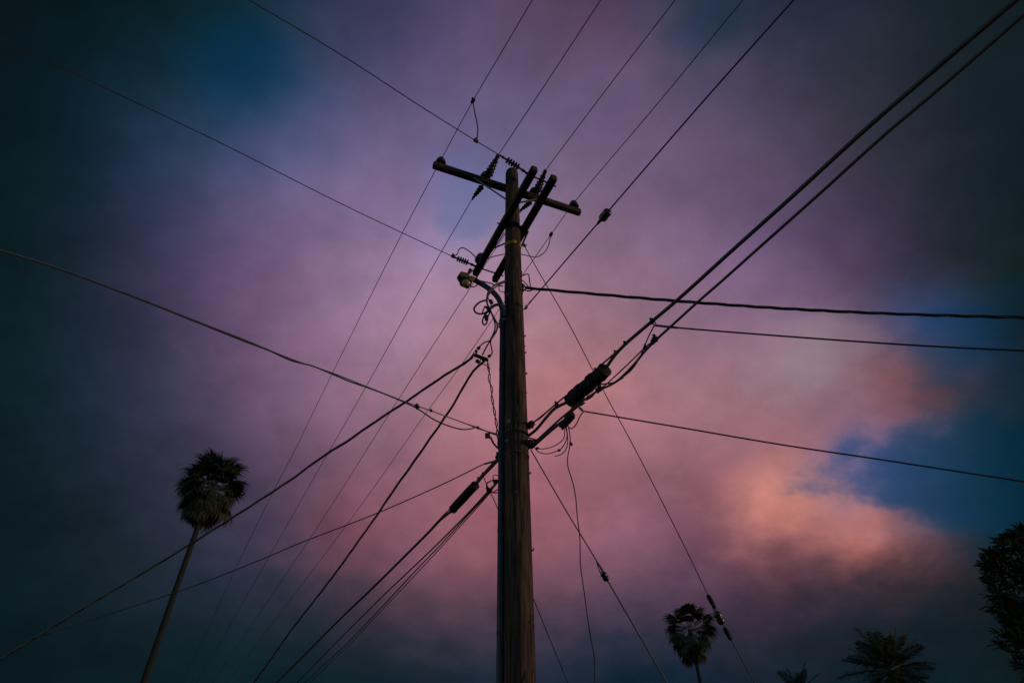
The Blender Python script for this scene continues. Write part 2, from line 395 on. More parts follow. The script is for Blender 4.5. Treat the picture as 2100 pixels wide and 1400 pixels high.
for z in rows:
    R = prad(z); c = axis(z)
    if z > TOPZ - .06: R *= 1 - .10 * ((z - TOPZ + .06) / .06) ** 2
    for k in range(NS):
        a = 2 * math.pi * k / NS
        rr = R * (1 + .018 * noise.noise((math.cos(a) * 2, math.sin(a) * 2, z * .5)) + .022 * noise.noise((math.cos(a) * 9, math.sin(a) * 9, z * .9)))
        for (ca, cz, cl, cdp, cw) in cracks:
            if abs(z - cz) < cl:
                da = (a - ca - .05 * noise.noise((z * 1.3, ca, 0)) + math.pi) % (2 * math.pi) - math.pi
                if abs(da) < cw * 2: rr -= cdp * math.exp(-(da / cw) ** 2) * (1 - abs(z - cz) / cl)
        vs.append(c + Vector((math.cos(a) * rr, math.sin(a) * rr, 0)))
for (dz, q) in caps:
    c = axis(TOPZ)
    for k in range(NS):
        a = 2 * math.pi * k / NS; vs.append(c + Vector((math.cos(a) * prad(TOPZ) * .9 * q, math.sin(a) * prad(TOPZ) * .9 * q, dz + .006)))
nr = len(rows) + len(caps)
for i in range(nr - 1):
    for k in range(NS): fs.append((i * NS + k, i * NS + (k + 1) % NS, (i + 1) * NS + (k + 1) % NS, (i + 1) * NS + k))
fs.append(tuple((nr - 1) * NS + k for k in range(NS)))
MB().add(vs, fs).build('shaft', 'pole', pole)

# crossarms
Z1, Z2 = 10.68, 9.57
A1, B1 = PZ(888, 338, Z1), PZ(1190, 436, Z1)
def arm(A, B, w, h, name='crossarm'):
    """a crossarm in its own frame, so that the grain runs along it"""
    mid = (A + B) / 2; t = (B - A); ln = t.length
    m = MB().beam((-ln / 2, 0, 0), (ln / 2, 0, 0), w, h, bev=.012)
    me = bpy.data.meshes.new(name); me.from_pydata(m.v, [], m.f); me.update(); me.materials.append(M['arm'])
    o = bpy.data.objects.new(name, me); COL.objects.link(o); o.parent = pole; o.location = mid - ORG[pole]
    o.rotation_euler = (0, 0, math.atan2(t.y, t.x)); return o
arm(A1, B1, .092, .118)
A2, B2 = PZ(1097, 345, Z2), PZ(974, 562, Z2)
A3, B3 = PZ(1137, 363, Z2), PZ(1014, 575, Z2)
arm(A2, B2, .092, .118); arm(A3, B3, .092, .118)
# arm braces and through bolts
u1 = (B1 - A1).normalized(); u2 = (B2 - A2).normalized()
fr = Vector((u1.y, -u1.x, 0))            # towards the camera from the top arm
c1 = axis(Z1)
for sgn, q in ((-1, .62), (1, .50)):
    a = (A1 + B1) / 2 + u1 * sgn * q - fr * .0 - Vector((0, 0, .062)); b = axis(Z1 - .42) + u1 * sgn * prad(10) * .92 - fr * .02
    MB().beam(a + fr * .05, b, .008, .036, (0, 0, 1), .002).build('brace', 'steel', pole)
b = MB(); b.beam(PY(1012, 509, .3), PY(1036, 499, .02), .03, .008, (0, 0, 1), .002); b.build('brace', 'rusty', pole)
b = MB(); b.beam(PY(1083, 474, .10), PY(1069, 506, .05), .03, .008, (0, 1, 0), .002); b.build('brace', 'rusty', pole)
for A, B in ((A1, B1),):
    for q in (.035, .30, .70, .965):
        p = A.lerp(B, q); MB().tube([p - fr * .07, p + fr * .07], .011, 6).build('bolt', 'steel', pole)
n2 = Vector((u2.y, -u2.x, 0))
for q in (.06, .93):
    a, b2 = A2.lerp(B2, q), A3.lerp(B3, q); d = (b2 - a).normalized()
    bb = MB().tube([a - d * .09, b2 + d * .09], .012, 7)
    for P, sg in ((a, -1), (a, 1), (b2, -1), (b2, 1)):
        bb.beam(P + d * sg * .047, P + d * sg * .056, .05, .05, (0, 0, 1), .002)
    bb.build('spacer_bolt', 'rusty', pole)
p2 = A2.lerp(B2, .5); p3 = A3.lerp(B3, .5)
MB().tube([p2 - (p3 - p2).normalized() * .09, p3 + (p3 - p2).normalized() * .09], .012, 7).build('through_bolt', 'rusty', pole)
MB().beam(axis(Z2) + Vector((.10, .02, 0)), axis(Z2) + Vector((.16, .05, 0)), .10, .12).build('gain_block', 'arm', pole)

# pin insulators on the arms
def pin(P, s=1.0):
    """bell-shaped pin insulator: steel pin, wide skirt, neck groove and crown"""
    P = Vector(P); Q = P + Vector((0, 0, 1))
    r = [(.0, .018), (.045, .018), (.046, .05), (.03, .082), (.045, .088), (.085, .078), (.10, .056), (.112, .05), (.122, .056), (.14, .060), (.165, .046), (.176, .02)]
    o = MB().lathe(P, Q, [(h * s, q * s) for h, q in r], 18).build('pin_insulator', 'ceramic', pole)
    return o
tz = Vector((0, 0, .06))
PI_A = A1.lerp(B1, .045) + tz; PI_B = A1.lerp(B1, .338) + tz; PI_C = A1.lerp(B1, .672) + tz; PI_D = A1.lerp(B1, .955) + tz
for P in (PI_A, PI_B, PI_C, PI_D): pin(P, 1.0)
PI_E = A2.lerp(B2, .90) + tz - n2 * 0; pin(PI_E, 1.05)
# cable straps, conduit, pole steps and marker tape on the shaft
def ring(z, h, dr, a0, a1, name, m, n=40, parent=None):
    v = []; f = []
    for i in range(n + 1):
        a = a0 + (a1 - a0) * i / n
        for (rr, zz_) in ((prad(z) * 1.012 + dr, z - h / 2), (prad(z) * 1.012 + dr, z + h / 2), (prad(z) * .97, z + h / 2), (prad(z) * .97, z - h / 2)):
            v.append(axis(zz_) + Vector((math.cos(a) * rr, math.sin(a) * rr, 0)))
    for i in range(n):
        for k in range(4): f.append((i * 4 + k, (i + 1) * 4 + k, (i + 1) * 4 + (k + 1) % 4, i * 4 + (k + 1) % 4))
    f += [(0, 1, 2, 3), tuple(n * 4 + k for k in (3, 2, 1, 0))]
    return MB().add(v, f).build(name, m, parent or pole)
for y, h in ((893, .025), (600, .02), (560, .016), (938, .018)): ring(zat(y), h, .004, 0, 2 * math.pi, 'strap', 'rusty')
ZT = zat(508)
tape = ring(ZT, .052, .006, math.radians(188), math.radians(296), 'marker_tape', 'yellow')
tape['label'] = 'yellow marker tape with dark worn lettering'
def stroke(a, z0, z1, wd):
    R = prad(ZT) * 1.012 + .0085
    q = [axis(z_) + Vector((math.cos(a_) * R, math.sin(a_) * R, 0)) for a_, z_ in ((a - wd, z0), (a + wd, z0), (a + wd, z1), (a - wd, z1))]
    MB().add(q, [(0, 1, 2, 3)]).build('letter_stroke', 'ink', tape, False)
for a in (212, 222, 230, 239, 247): stroke(math.radians(a), ZT - .016, ZT + .018, .024)
for a in (217, 242): stroke(math.radians(a), ZT - .004, ZT + .006, .05)
for a, z0, z1, wd in ((262, -.014, .015, .022), (274, -.014, .015, .022), (268, .008, .015, .09), (268, -.014, -.008, .09)): stroke(math.radians(a), ZT + z0, ZT + z1, wd)
ring(ZT - .02, .05, .006, math.radians(322), math.radians(352), 'marker_tape', 'yellow')
# conduit running down the left face
cz = [zat(668) * (1 - i / 24) for i in range(25)]
cpts = [axis(z) + Vector((-prad(z) - .022, -.03, 0)) for z in cz]
MB().tube(cpts, .036, 12).build('conduit', 'conduit', pole)
for y in (760, 905, 1090, 1300):
    z = zat(y); c = axis(z) + Vector((-prad(z) - .022, -.03, 0)); MB().lathe(c - Vector((0, 0, .015)), c + Vector((0, 0, 1)), [(0, .0385), (.03, .0385)], 14).build('conduit_strap', 'rusty', pole)
MB().lathe(cpts[0] - Vector((0, 0, .06)), cpts[0] + Vector((0, 0, 1)), [(0, .045), (.06, .05), (.14, .046), (.17, .02)], 14).build('conduit_head', 'conduit', pole)
# pole steps and stubs on the right edge
for (x, y, s) in ((1084, 974, .5), (1092, 1131, .55), (1076, 693, .5), (1079, 770, .5), (1078, 727, .45)):
    p = PY(x, y); q = axis(p.z); d = Vector((1, -.25, 0)).normalized(); r0 = prad(p.z) * .9
    MB().tube([q + d * r0, q + d * (r0 + .055 * s), q + d * (r0 + .062 * s) + Vector((0, 0, .035 * s))], .011 * (.6 + .4 * s), 7).build('pole_step', 'rusty', pole)
# small aluminium number plates and nails
for (x, y, w_, h_) in ((1043, 862, .045, .06), (1037, 900, .05, .03), (1040, 600, .035, .05), (1059, 1010, .03, .03)):
    p = PY(x, y, -.13); q = axis(p.z); d = Vector((p.x - q.x, -.12, 0)).normalized(); c = q + d * (prad(p.z) + .004)
    MB().beam(c - Vector((0, 0, h_ / 2)), c + Vector((0, 0, h_ / 2)), w_, .003, d, .001).build('number_plate', 'steel', pole)
for i in range(26):
    z = random.uniform(3.4, 9.0); a = random.uniform(math.pi, 2 * math.pi); d = Vector((math.cos(a), math.sin(a), 0)); c = axis(z) + d * (prad(z) - .01)
    MB().tube([c, c + d * .022], .006, 6).build('nail', 'rusty', pole)
# ground wire bits on the shaft
wire('ground_wire', None, None, sight([(1034, 477), (1022, 496), (1004, 522)], dy=.12), .008, parent=pole)
wire('ground_wire', None, None, sight([(1062, 830), (1064, 950), (1067, 1100), (1072, 1260), (1078, 1398)], dy=-.155), .006, 'wire', parent=pole)

# ---------------------------------------------------------------- street light on its curved arm
SL = PY(1031, 640)
lamp = thing('street_light', 'old street light with yellowed housing on a curved pipe arm', 'street light', SL)
ap = spline(sight([(1033, 650), (1030, 633), (1022, 612), (1010, 598), (994, 586), (980, 578), (968, 571)], dy=-.08), 8)
MB().tube(ap, .036, 12).build('mast_arm', 'conduit', lamp)
b = MB(); c = PY(1032, 642, -.06); b.beam(c - Vector((0, 0, .14)), c + Vector((0, 0, .14)), .09, .05, (0, 1, 0), .01); b.build('bracket', 'steel', lamp)
for y in (630, 655): p = PY(1033, y, -.12); MB().tube([p, p + Vector((0, .1, 0))], .014, 6).build('bolt', 'steel', lamp)
hd = depth(PY(957, 575, -.08)); sc_ = FPX / hd
def lp(x, y, dd=0): return PD(x, y, hd + dd)
b = MB(); b.beam(lp(942, 573), lp(966, 583), .19, .13, UP, .03); b.build('housing', 'grey', lamp)
b = MB(); b.beam(lp(943, 562, -.03), lp(962, 567, -.03), .16, .075, UP, .014); b.build('cover', 'beige', lamp)
b = MB(); b.beam(lp(962, 569, -.04), lp(972, 574.5, -.04), .13, .075, UP, .012); b.build('cover', 'beige', lamp)
b = MB(); b.beam(lp(940, 566, -.02), lp(945, 569, -.02), .17, .10, UP, .014); b.build('end_cap', 'grey', lamp)
a = lp(956, 580.5, -.075); b = MB().lathe(a, a - FW, [(0, .062), (.015, .06), (.035, .045), (.048, .02)], 16); b.build('lens', 'lens', lamp)
a = lp(953, 586, -.085); b = MB(); b.beam(lp(944, 582, -.08), lp(962, 590, -.08), .05, .05, UP, .012); b.build('rim', 'grey', lamp)
b = MB().lathe(lp(959, 564, -.02), lp(964, 556, -.02), [(0, .022), (.05, .022), (.052, .03), (.09, .03), (.10, .02)], 12); b.build('photocell', 'grey', lamp)
wire('lead', None, None, [lp(963, 587), lp(970, 588), lp(977, 586), lp(980, 582)], .008, 'cable', parent=lamp)

# ---------------------------------------------------------------- dead-end insulators
def bells(A, B, label, group, cnt=5, R=.052, m='ceramic', name='dead_end_insulator'):
    """string of bells between an eye bolt and a strain clamp"""
    A = Vector(A); B = Vector(B); t = (B - A); ln = t.length; t.normalize()
    o = thing(name, label, 'insulator', A, group)
    MB().tube([A - t * .02, A + t * ln * .16], .014, 7).build('eye_bolt', 'rusty', o)
    s = ln * .14; w = ln * .64 / cnt
    for k in range(cnt):
        P = A + t * (s + w * k); r = R * (1 - .09 * k)
        MB().lathe(P, P + t, [(0, r * .35), (w * .12, r * .55), (w * .3, r * .75), (w * .62, r), (w * .82, r * .97), (w * .86, r * .5), (w * 1.02, r * .35)], 14).build('bell', m, o)
    P = A + t * ln * .78; sd_ = Vector((0, 0, 1)).cross(t)
    b = MB(); b.beam(P, B, R * .7, R * .8, (0, 0, 1), .008); b.tube([P + t * .03 - Vector((0, 0, R)), P + t * .03 + Vector((0, 0, R * .9))], .01, 6)
    b.tube([P + t * .07 - Vector((0, 0, R)), P + t * .07 + Vector((0, 0, R * .8))], .01, 6)
    b.build('strain_clamp', 'rusty', o); return o
def sheds(A, B, label, group, cnt=5, R=.05, name='polymer_insulator'):
    """slim polymer dead-end insulator: rod, thin sheds in the middle, clevis and grip ends"""
    A = Vector(A); B = Vector(B); t = (B - A); ln = t.length; t.normalize()
    o = thing(name, label, 'insulator', A, group)
    MB().tube([A, A + t * ln], .015, 8).build('core_rod', 'polymer', o)
    for k in range(cnt):
        P = A + t * ln * (.36 + .36 * k / (cnt - 1)); MB().lathe(P, P + t, [(0, .016), (.004, R), (.011, R * .95), (.015, .016)], 14).build('shed', 'polymer', o)
    for q, w in ((.12, .035), (.30, .026), (.86, .03)):
        P = A + t * ln * q; MB().beam(P, P + t * ln * .10, w, w * 1.1, (0, 0, 1), .006).build('clevis', 'rusty', o)
    return o
G_W = 'strain insulators on the top crossarm'
W2n = PZ(1022, 318, Z1 + .05); W2f = PZ(969, 407, Z1 + .0)
W3n = PZ(1119, 349, Z1 + .05); W3f = PZ(1067, 432, Z1 + .0)
pB = A1.lerp(B1, .338); pC = A1.lerp(B1, .672)
bells(pB + fr * .05, W2n, 'dark bell insulator string left of the pole top, pointing up right', G_W, 5, .076)
bells(pB - fr * .05, W2f, 'dark bell insulator string hanging below the crossarm, left of the pole', G_W, 4, .05)
bells(pC + fr * .05, W3n, 'dark bell insulator string between the two lower crossarms, pointing up', G_W, 5, .074)
bells(pC - fr * .05, W3f, 'dark bell insulator string half hidden behind the pole, right side', G_W, 4, .05)
L1e = PZ(1026, 319, Z2 + .01); L2e = PZ(926, 525, Z2)
sheds(A2.lerp(B2, .055) + (L1e - A2).normalized() * .05, L1e, 'slim shedded insulator reaching left from the upper end of the paired crossarms', 'polymer dead-end insulators', 5, .05)
sheds(A2.lerp(B2, .935) + (L2e - B2).normalized() * .05, L2e, 'slim shedded insulator at the low end of the paired crossarms, above the lamp', 'polymer dead-end insulators', 5, .05)

# ---------------------------------------------------------------- primary conductors
G_P = 'bare power lines along the street'
RW = .0062
top = lambda P: P + Vector((0, 0, .125))
iA = top(PI_A); iD = top(PI_D)
near = span(iA, [(970, 207), (1030, 105), (1092, 0)], 10.55)
far = span(iA, [(825, 478), (683, 762), (600, 932), (560, 1008), (480, 1172), (455, 1226)], 10.0)
wire('power_line', 'power line crossing over the insulator at the left tip of the top crossarm', 'power line', ext(far, 0, 14)[::-1] + ext(near, 0, 12)[1:], RW, group=G_P)
wire('power_line', 'second power line from the left along the top edge, ending left of the pole', 'power line', ext(span(W2n, [(1127, 160), (1232, 0)], 10.5), 0, 12), RW, group=G_P)
wire('power_line', 'power line leaving the insulator string below the left half of the crossarm', 'power line', ext(span(W2f, [(880, 560), (751, 792), (640, 986), (555, 1135), (475, 1275)], 10.0), 0, 12), RW, group=G_P)
wire('power_line', 'middle of the five thin lines at the top edge, ending between the paired crossarms', 'power line', ext(span(W3n, [(1250, 175), (1385, 0)], 10.5), 0, 12), RW, group=G_P)
wire('power_line', 'thin line passing behind the pole and the lamp towards the lower left', 'power line', ext(span(W3f, [(963, 592), (818, 817), (705, 996), (640, 1097), (540, 1245)], 10.0), 0, 12), RW, group=G_P)
near = span(iD, [(1355, 205), (1524, 0)], 10.5)
far = span(iD, [(1130, 481), (1076, 558), (1022, 637), (953, 738), (870, 852), (766, 1000), (680, 1117), (570, 1262)], 10.0)
p4 = ext(far, 0, 12)[::-1] + ext(near, 0, 12)[1:]
wire('power_line', 'power line crossing over the insulator at the right end of the top crossarm', 'power line', p4, RW, group=G_P)
# span guy with its strain insulator (rightmost thin line at the top edge)
s5 = PY(1074, 635); e5 = PZ(1628, 0, 8.05)
q5 = lambda x, y: PV(x, y, s5, e5)
g5 = thing('span_guy', 'rightmost thin wire at the top edge, with an insulator, ending on the pole', 'guy wire', s5)
wire('strand', None, None, [s5, q5(1150, 546), q5(1232, 451)], .0085, parent=g5)
wire('strand', None, None, [q5(1250, 430), q5(1437, 214), e5, e5 + (e5 - q5(1437, 214)).normalized() * 10], .0085, parent=g5)
wire('strand', None, None, [q5(1253, 426), q5(1250, 433), q5(1246, 436)], .006, parent=g5)
def ball(A, B, R, parent, name='guy_insulator'):
    A = Vector(A); B = Vector(B); ln = (B - A).length
    return MB().lathe(A, B, [(0, R * .55), (ln * .05, R * .8), (ln * .15, R), (ln * .38, R * 1.02), (ln * .46, R * .93), (ln * .54, R * .93), (ln * .62, R * 1.02), (ln * .85, R), (ln * .95, R * .8), (ln, R * .55)], 14).build(name, 'ceramic', parent)
ball(q5(1249, 431), q5(1233, 451), .052, g5)
for o_ in (-.03, .03):
    w_ = Vector((0, 0, o_)); wire('grip', None, None, [q5(1222, 463), q5(1230, 453) + w_, q5(1235, 448) + w_], .006, parent=g5)
clamp(q5(1079, 631), q5(1100, 605) - s5, .05, parent=g5); clamp(q5(1087, 620), q5(1100, 605) - s5, .03, parent=g5)
# lines arriving from the upper left
G_L = 'thin lines arriving from the upper left'
l1 = span(L1e, [(976, 289), (870, 223), (700, 113), (510, 0)], 9.5)
wire('power_line', 'thin line from the top edge to the upper end of the paired crossarms', 'power line', ext(l1, 0, 10), RW, group=G_L)
l2 = span(L2e, [(700, 418), (460, 297), (310, 225), (210, 178)], 9.4)
wire('power_line', 'faint thin line from the dark upper left to the low end of the paired crossarms', 'power line', ext(l2, 0, 10), RW, group=G_L)

# ---------------------------------------------------------------- tap jumpers
G_J = 'tap jumper wires'
a = PV(970, 207, iA, PZ(1092, 0, 10.55)); b_ = l1[1]
j = thing('jumper_wire', 'slack jumper joining two thin lines above the left crossarm tip', 'jumper wire', a, G_J)
wire('lead', None, None, sight([(970, 209), (973, 228), (977, 246), (980, 265), (978, 287)], a, b_), .0085, parent=j)
clamp(a, (1, -1.7, 0), .085, 'rusty', parent=j); clamp(b_, l1[0] - l1[2], .07, 'rusty', parent=j)
a = L2e; j = thing('jumper_wire', 'looped jumper over the insulator above the street lamp', 'jumper wire', a, G_J)
wire('lead', None, None, sight([(930, 525), (938, 521), (941, 512), (948, 508), (962, 515), (976, 528)], a, PI_E), .009, 'cable', parent=j)
clamp(PZ(929, 526, Z2), l2[0] - l2[1], .07, 'rusty', parent=j)
a = PV(1130, 481, iD, PZ(570, 1262, 10.0)); j = thing('jumper_wire', 'drooping jumper from a clamp right of the pole, passing behind the pole', 'jumper wire', a, G_J)
wire('lead', None, None, sight([(1129, 482), (1126, 500), (1116, 518), (1100, 527), (1085, 525), (1068, 521), (1050, 519), (1030, 522), (1012, 526), (998, 531)], a, PZ(998, 531, Z2)), .0085, parent=j)
clamp(a, (-1, 2, 0), .085, 'rusty', parent=j)

# ---------------------------------------------------------------- secondary service drops on the right
G_D = 'service drops to the houses'
def twisted(name, label, cat, pts, r, off, pitch, cnt, group, phase=0.0, at=None):
    o = thing(name, label, cat, pts[0], group)
    for s in strands(pts, r, off, pitch, cnt, phase): s.build('strand', 'cable', o)
    return o
r0 = PY(1078, 590)
R1 = span(r0, [(1200, 601), (1400, 618), (1600, 632), (1800, 642), (1950, 647), (2100, 651)], 7.5)
tw = twisted('service_drop', 'thick twisted cable running right from the pole below the crossarms', 'service drop', ext(R1, 0, 8), .0108, .010, 1.1, 3, G_D, 1.0)
wire('lead', None, None, sight([(1068, 567), (1077, 563), (1083, 562), (1086, 575), (1088, 590)], dy=-.02), .008, 'cable', parent=tw)
wire('lead', None, None, sight([(1070, 574), (1078, 581), (1085, 590)], dy=-.02), .008, 'cable', parent=tw)
wire('lead', None, None, sight([(1074, 592), (1080, 596), (1088, 596), (1098, 590)], dy=-.02), .009, 'cable', parent=tw)
b = MB(); c = PY(1070, 590); b.lathe(c - Vector((0, 0, .055)), c + Vector((0, 0, 1)), [(0, .035), (.03, .05), (.045, .036), (.065, .036), (.08, .05), (.11, .035)], 12); b.build('spool_insulator', 'ceramic', tw)
MB().tube([PY(1064, 590), PY(1078, 590)], .02, 6).build('clevis', 'rusty', tw)

# ---------------------------------------------------------------- heavy telephone cables to the upper right
G_H = 'heavy telephone cables'
h0 = PY(1084, 893); he = PZ(2085, 0, 5.75)
hv = lambda x, y: PV(x, y, h0, he)
H1 = [hv(*q) for q in ((1244, 752), (1262, 727), (1284, 704), (1300, 690), (1338, 658), (1387, 617), (1500, 515), (1626, 402), (1786, 256), (1929, 133))] + [he]
hc = thing('telephone_cable', 'upper of the two heavy cables rising to the top right corner', 'cable', h0, G_H)
MB().tube(spline(ext(H1, 0, 6), 6), .0165, 8).build('jacket', 'cable', hc)
MB().tube(spline([h0, hv(1100, 880), hv(1120, 856), hv(1137, 838), hv(1168, 822)], 8), .017, 8).build('jacket', 'cable', hc)
mz = Vector((0, 0, .01))
wire('messenger_strand', None, None, [hv(1283, 704), hv(1263, 722), hv(1226, 754), hv(1222, 757)], .009, parent=hc)
wire('messenger_strand', None, None, [hv(1175, 802), hv(1160, 812), hv(1140, 828), hv(1112, 852), hv(1084, 873)], .009, parent=hc)
wire('messenger_strand', None, None, [hv(1120, 846), hv(1108, 857), hv(1092, 866), hv(1083, 868)], .007, parent=hc)
for (x, y, s) in ((1282, 704, .045), (1263, 724, .05), (1141, 829, .055), (1338, 659, .06)): clamp(hv(x, y), H1[1] - H1[0], s, 'closure', parent=hc)
b = MB(); b.beam(hv(1081, 876), hv(1093, 866), .07, .06, (0, 0, 1), .012); b.tube([hv(1083, 872), hv(1092, 876)], .015, 7); b.build('dead_end_hook', 'rusty', hc)
# its splice closure
cA, cB = hv(1167, 824), hv(1243, 757); ln = (cB - cA).length
cl = thing('splice_closure', 'large lumpy black splice closure on the heavy cable right of the pole', 'splice closure', cA, 'splice closures')
R = .068; prof = [(0, R * .5), (.008, R * .82), (.04, R * .95)]
k = 26
for i in range(1, k): prof.append((ln * i / k + .0, R * (1.02 + .10 * (1 if i in (6, 7, 13, 14, 18) else 0) + (.05 if i > 20 else 0) - (.08 if 15 < i < 18 else 0))))
prof += [(ln - .012, R * 1.0), (ln - .004, R * .8), (ln, R * .45)]
MB().lathe(cA, cB, prof, 20, .26, 3.3).build('shell', 'closure', cl)
t_ = (cB - cA).normalized(); n_ = UP - t_ * UP.dot(t_); n_.normalize()
for f, s in ((.05, 1), (.42, 1), (.72, 1), (.97, .9)):
    P = cA + t_ * ln * f; MB().lathe(P - t_ * .012, P + t_, [(0, R * 1.04 * s), (.003, R * 1.14 * s), (.021, R * 1.14 * s), (.024, R * 1.04 * s)], 20).build('band', 'closure', cl)
for f in (.62, .30, .14):
    P = cA + t_ * ln * f + n_ * R * .85; b = MB(); b.beam(P - t_ * .06, P + t_ * .05, .06, .06, n_, .014); b.build('latch', 'closure', cl)
P = cA + t_ * ln * .80 + n_ * R * 1.0; b = MB(); b.beam(P, P + n_ * .03 - t_ * .005, .02, .025, t_, .004); b.build('hanger', 'tag', cl)
# lower heavy cable
k0 = PY(1090, 913); ke = PZ(2100, 31, 5.62)
kv = lambda x, y: PV(x, y, k0, ke)
hc2 = thing('telephone_cable', 'lower of the two heavy cables rising to the top right corner', 'cable', k0, G_H)
H2 = [k0, kv(1105, 899), kv(1130, 876), kv(1152, 856), kv(1172, 840), kv(1205, 815), kv(1228, 800), kv(1250, 790), kv(1268, 779), kv(1288, 760), kv(1303, 744), kv(1320, 723), kv(1342, 700), kv(1376, 669), kv(1430, 620), kv(1476, 580), kv(1560, 505), kv(1678, 400), kv(1814, 277), kv(1929, 180), ke]
MB().tube(spline(ext(H2, 0, 6), 6), [.0115] * (20 * 6 + 1 + 6), 8).build('jacket', 'cable', hc2)
MB().tube(spline([kv(1090, 918), kv(1112, 898), kv(1140, 874), kv(1158, 862)], 8), .017, 8).build('jacket', 'cable', hc2)
MB().tube(spline([kv(1195, 824), kv(1172, 842), kv(1160, 852)], 8), .017, 8).build('jacket', 'cable', hc2)
wire('messenger_strand', None, None, [kv(1360, 683), kv(1342, 697), kv(1322, 713), kv(1308, 727), kv(1245, 786), kv(1228, 799)], .0065, parent=hc2)
for (x, y, s) in ((1342, 698, .075), (1323, 713, .05), (1228, 799, .075)): clamp(kv(x, y), H2[8] - H2[6], s, 'closure', parent=hc2)
cvv = lambda pts: [kv(*q) for q in pts]
for pts, r in (([(1342, 667), (1330, 690), (1319, 717), (1309, 738), (1296, 757), (1280, 771), (1262, 783)], .006), ([(1222, 788), (1240, 787), (1262, 783), (1278, 774)], .008), ([(1220, 790), (1222, 800), (1215, 812), (1203, 820)], .007),
               ([(1202, 803), (1205, 812), (1202, 820)], .006), ([(1180, 822), (1184, 829), (1192, 831), (1200, 825)], .006), ([(1182, 822), (1170, 840), (1160, 850)], .007)):
    wire('lead', None, None, cvv(pts), r, 'cable', parent=hc2)
b = MB(); c = PY(1087, 912)
b.beam(PY(1080, 912), PY(1094, 908), .07, .10, (0, 0, 1), .015); b.tube([PY(1083, 905), PY(1100, 902), kv(1112, 897)], .012, 7); b.tube([PY(1083, 920), PY(1096, 912), kv(1108, 900)], .012, 7); b.tube([PY(1083, 897), PY(1092, 899), kv(1104, 903)], .008, 7); b.build('dead_end_bracket', 'rusty', hc2)
# terminal boxes hanging on it
def terminal(x, y, label, rot, sz):
    c = kv(x, y); o = thing('cable_terminal', label, 'cable terminal', c, 'small cable terminals')
    t = (kv(1172, 840) - kv(1130, 876)).normalized(); t = (t + UP * rot).normalized(); up = (UP - t * UP.dot(t)).normalized(); sd_ = t.cross(up)
    MB().beam(c - t * sz, c + t * sz, sz * 1.2, sz * 1.05, up, .012).build('box', 'closure', o)
    for i in range(4):
        p = c + t * sz * (-.75 + .5 * i); MB().lathe(p, p - up, [(0, .013), (sz * .62, .013), (sz * .64, .017), (sz * .82, .016)], 9).build('port', 'closure', o)
        MB().lathe(p, p + up, [(0, .011), (sz * .58, .011), (sz * .72, .009)], 9).build('port', 'closure', o)
    return o
terminal(1168, 855, 'stubby black cable terminal just below the big closure', .15, .062)
terminal(1156, 868, 'ribbed black cable terminal with loose wires hanging from it', -.05, .058)
# loose wires hanging from the terminal
G_T = 'loose wires under the cable terminal'
T0 = kv(1160, 872)
lw = thing('loose_wire_bundle', 'loose looping wires hanging from the cable terminal right of the pole', 'loose wires', T0)
for pts in ([(1155, 874), (1158, 886), (1155, 900), (1142, 911), (1125, 918), (1108, 920), (1101, 916)], [(1159, 874), (1163, 890), (1160, 905), (1150, 920), (1138, 926), (1120, 930), (1104, 926), (1096, 917)],
            [(1161, 874), (1164, 892), (1163, 914), (1157, 926), (1149, 932), (1138, 935)]):
    wire('lead', None, None, sight(pts, T0, PY(1100, 920)), .0055, 'cable', parent=lw)
for (x, y, s) in ((1101, 919, .03), (1146, 923, .03)): clamp(sight([(x, y), (x + 1, y)], T0, T0)[0], (0, 0, 1), s, 'closure', 'clip', lw)
dg = thing('dangling_wire', 'single thin wire dangling from the cable terminal to the bottom edge', 'loose wire', T0)
wire('lead', None, None, sight([(1165, 873), (1169, 893), (1168, 915), (1164, 940), (1165, 958), (1173, 983), (1180, 1015), (1184, 1060), (1189, 1100), (1190, 1150), (1193, 1180), (1199, 1220), (1204, 1260), (1212, 1310), (1219, 1350), (1219, 1400), (1219, 1460)], T0, T0), .006, 'cable', parent=dg)
clamp(sight([(1171, 911), (1172, 911)], T0, T0)[0], (1, 0, 0), .035, 'closure', 'clip', dg)
# drops tapped from the cables
d2 = hv(1340, 662)
R2 = [PV(1343, 667, d2, PZ(2100, 719, 5.0))] + span(PV(1343, 667, d2, PZ(2100, 719, 5.0)), [(1380, 671), (1500, 681), (1800, 703), (1950, 712), (2100, 719)], 5.0)[1:]
o = thing('telephone_drop', 'thin drop wire running right from a hook on the upper heavy cable', 'drop wire', d2, G_D)
wire('lead', None, None, ext(R2, 0, 8), .0078, 'cable', parent=o, n=7)
wire('grip', None, None, [R2[0], R2[1], R2[1].lerp(R2[2], .08)], .0115, 'steel', parent=o)
wire('hook', None, None, [hv(1336, 655), hv(1339, 661), hv(1343, 668), hv(1345, 664), hv(1343, 661)], .006, 'steel', parent=o)
d3 = kv(1188, 836)
R3 = span(PV(1198, 843, d3, PZ(2100, 987, 4.6)), [(1400, 877), (1600, 911), (1800, 941), (1950, 964), (2100, 987)], 4.6)
o = thing('telephone_drop', 'lowest drop wire running right, starting under the big splice closure', 'drop wire', d3, G_D)
wire('lead', None, None, ext(R3, 0, 8), .0078, 'cable', parent=o, n=7)
wire('hook', None, None, [d3, kv(1192, 841), R3[0]], .009, 'steel', parent=o)
wire('hook', None, None, [kv(1186, 833), kv(1191, 836), R3[0]], .006, 'steel', parent=o)
wire('slack_lead', None, None, sight([(1197, 843), (1190, 852), (1183, 867), (1175, 877), (1168, 878), (1164, 872)], R3[0], T0), .006, 'cable', parent=o)

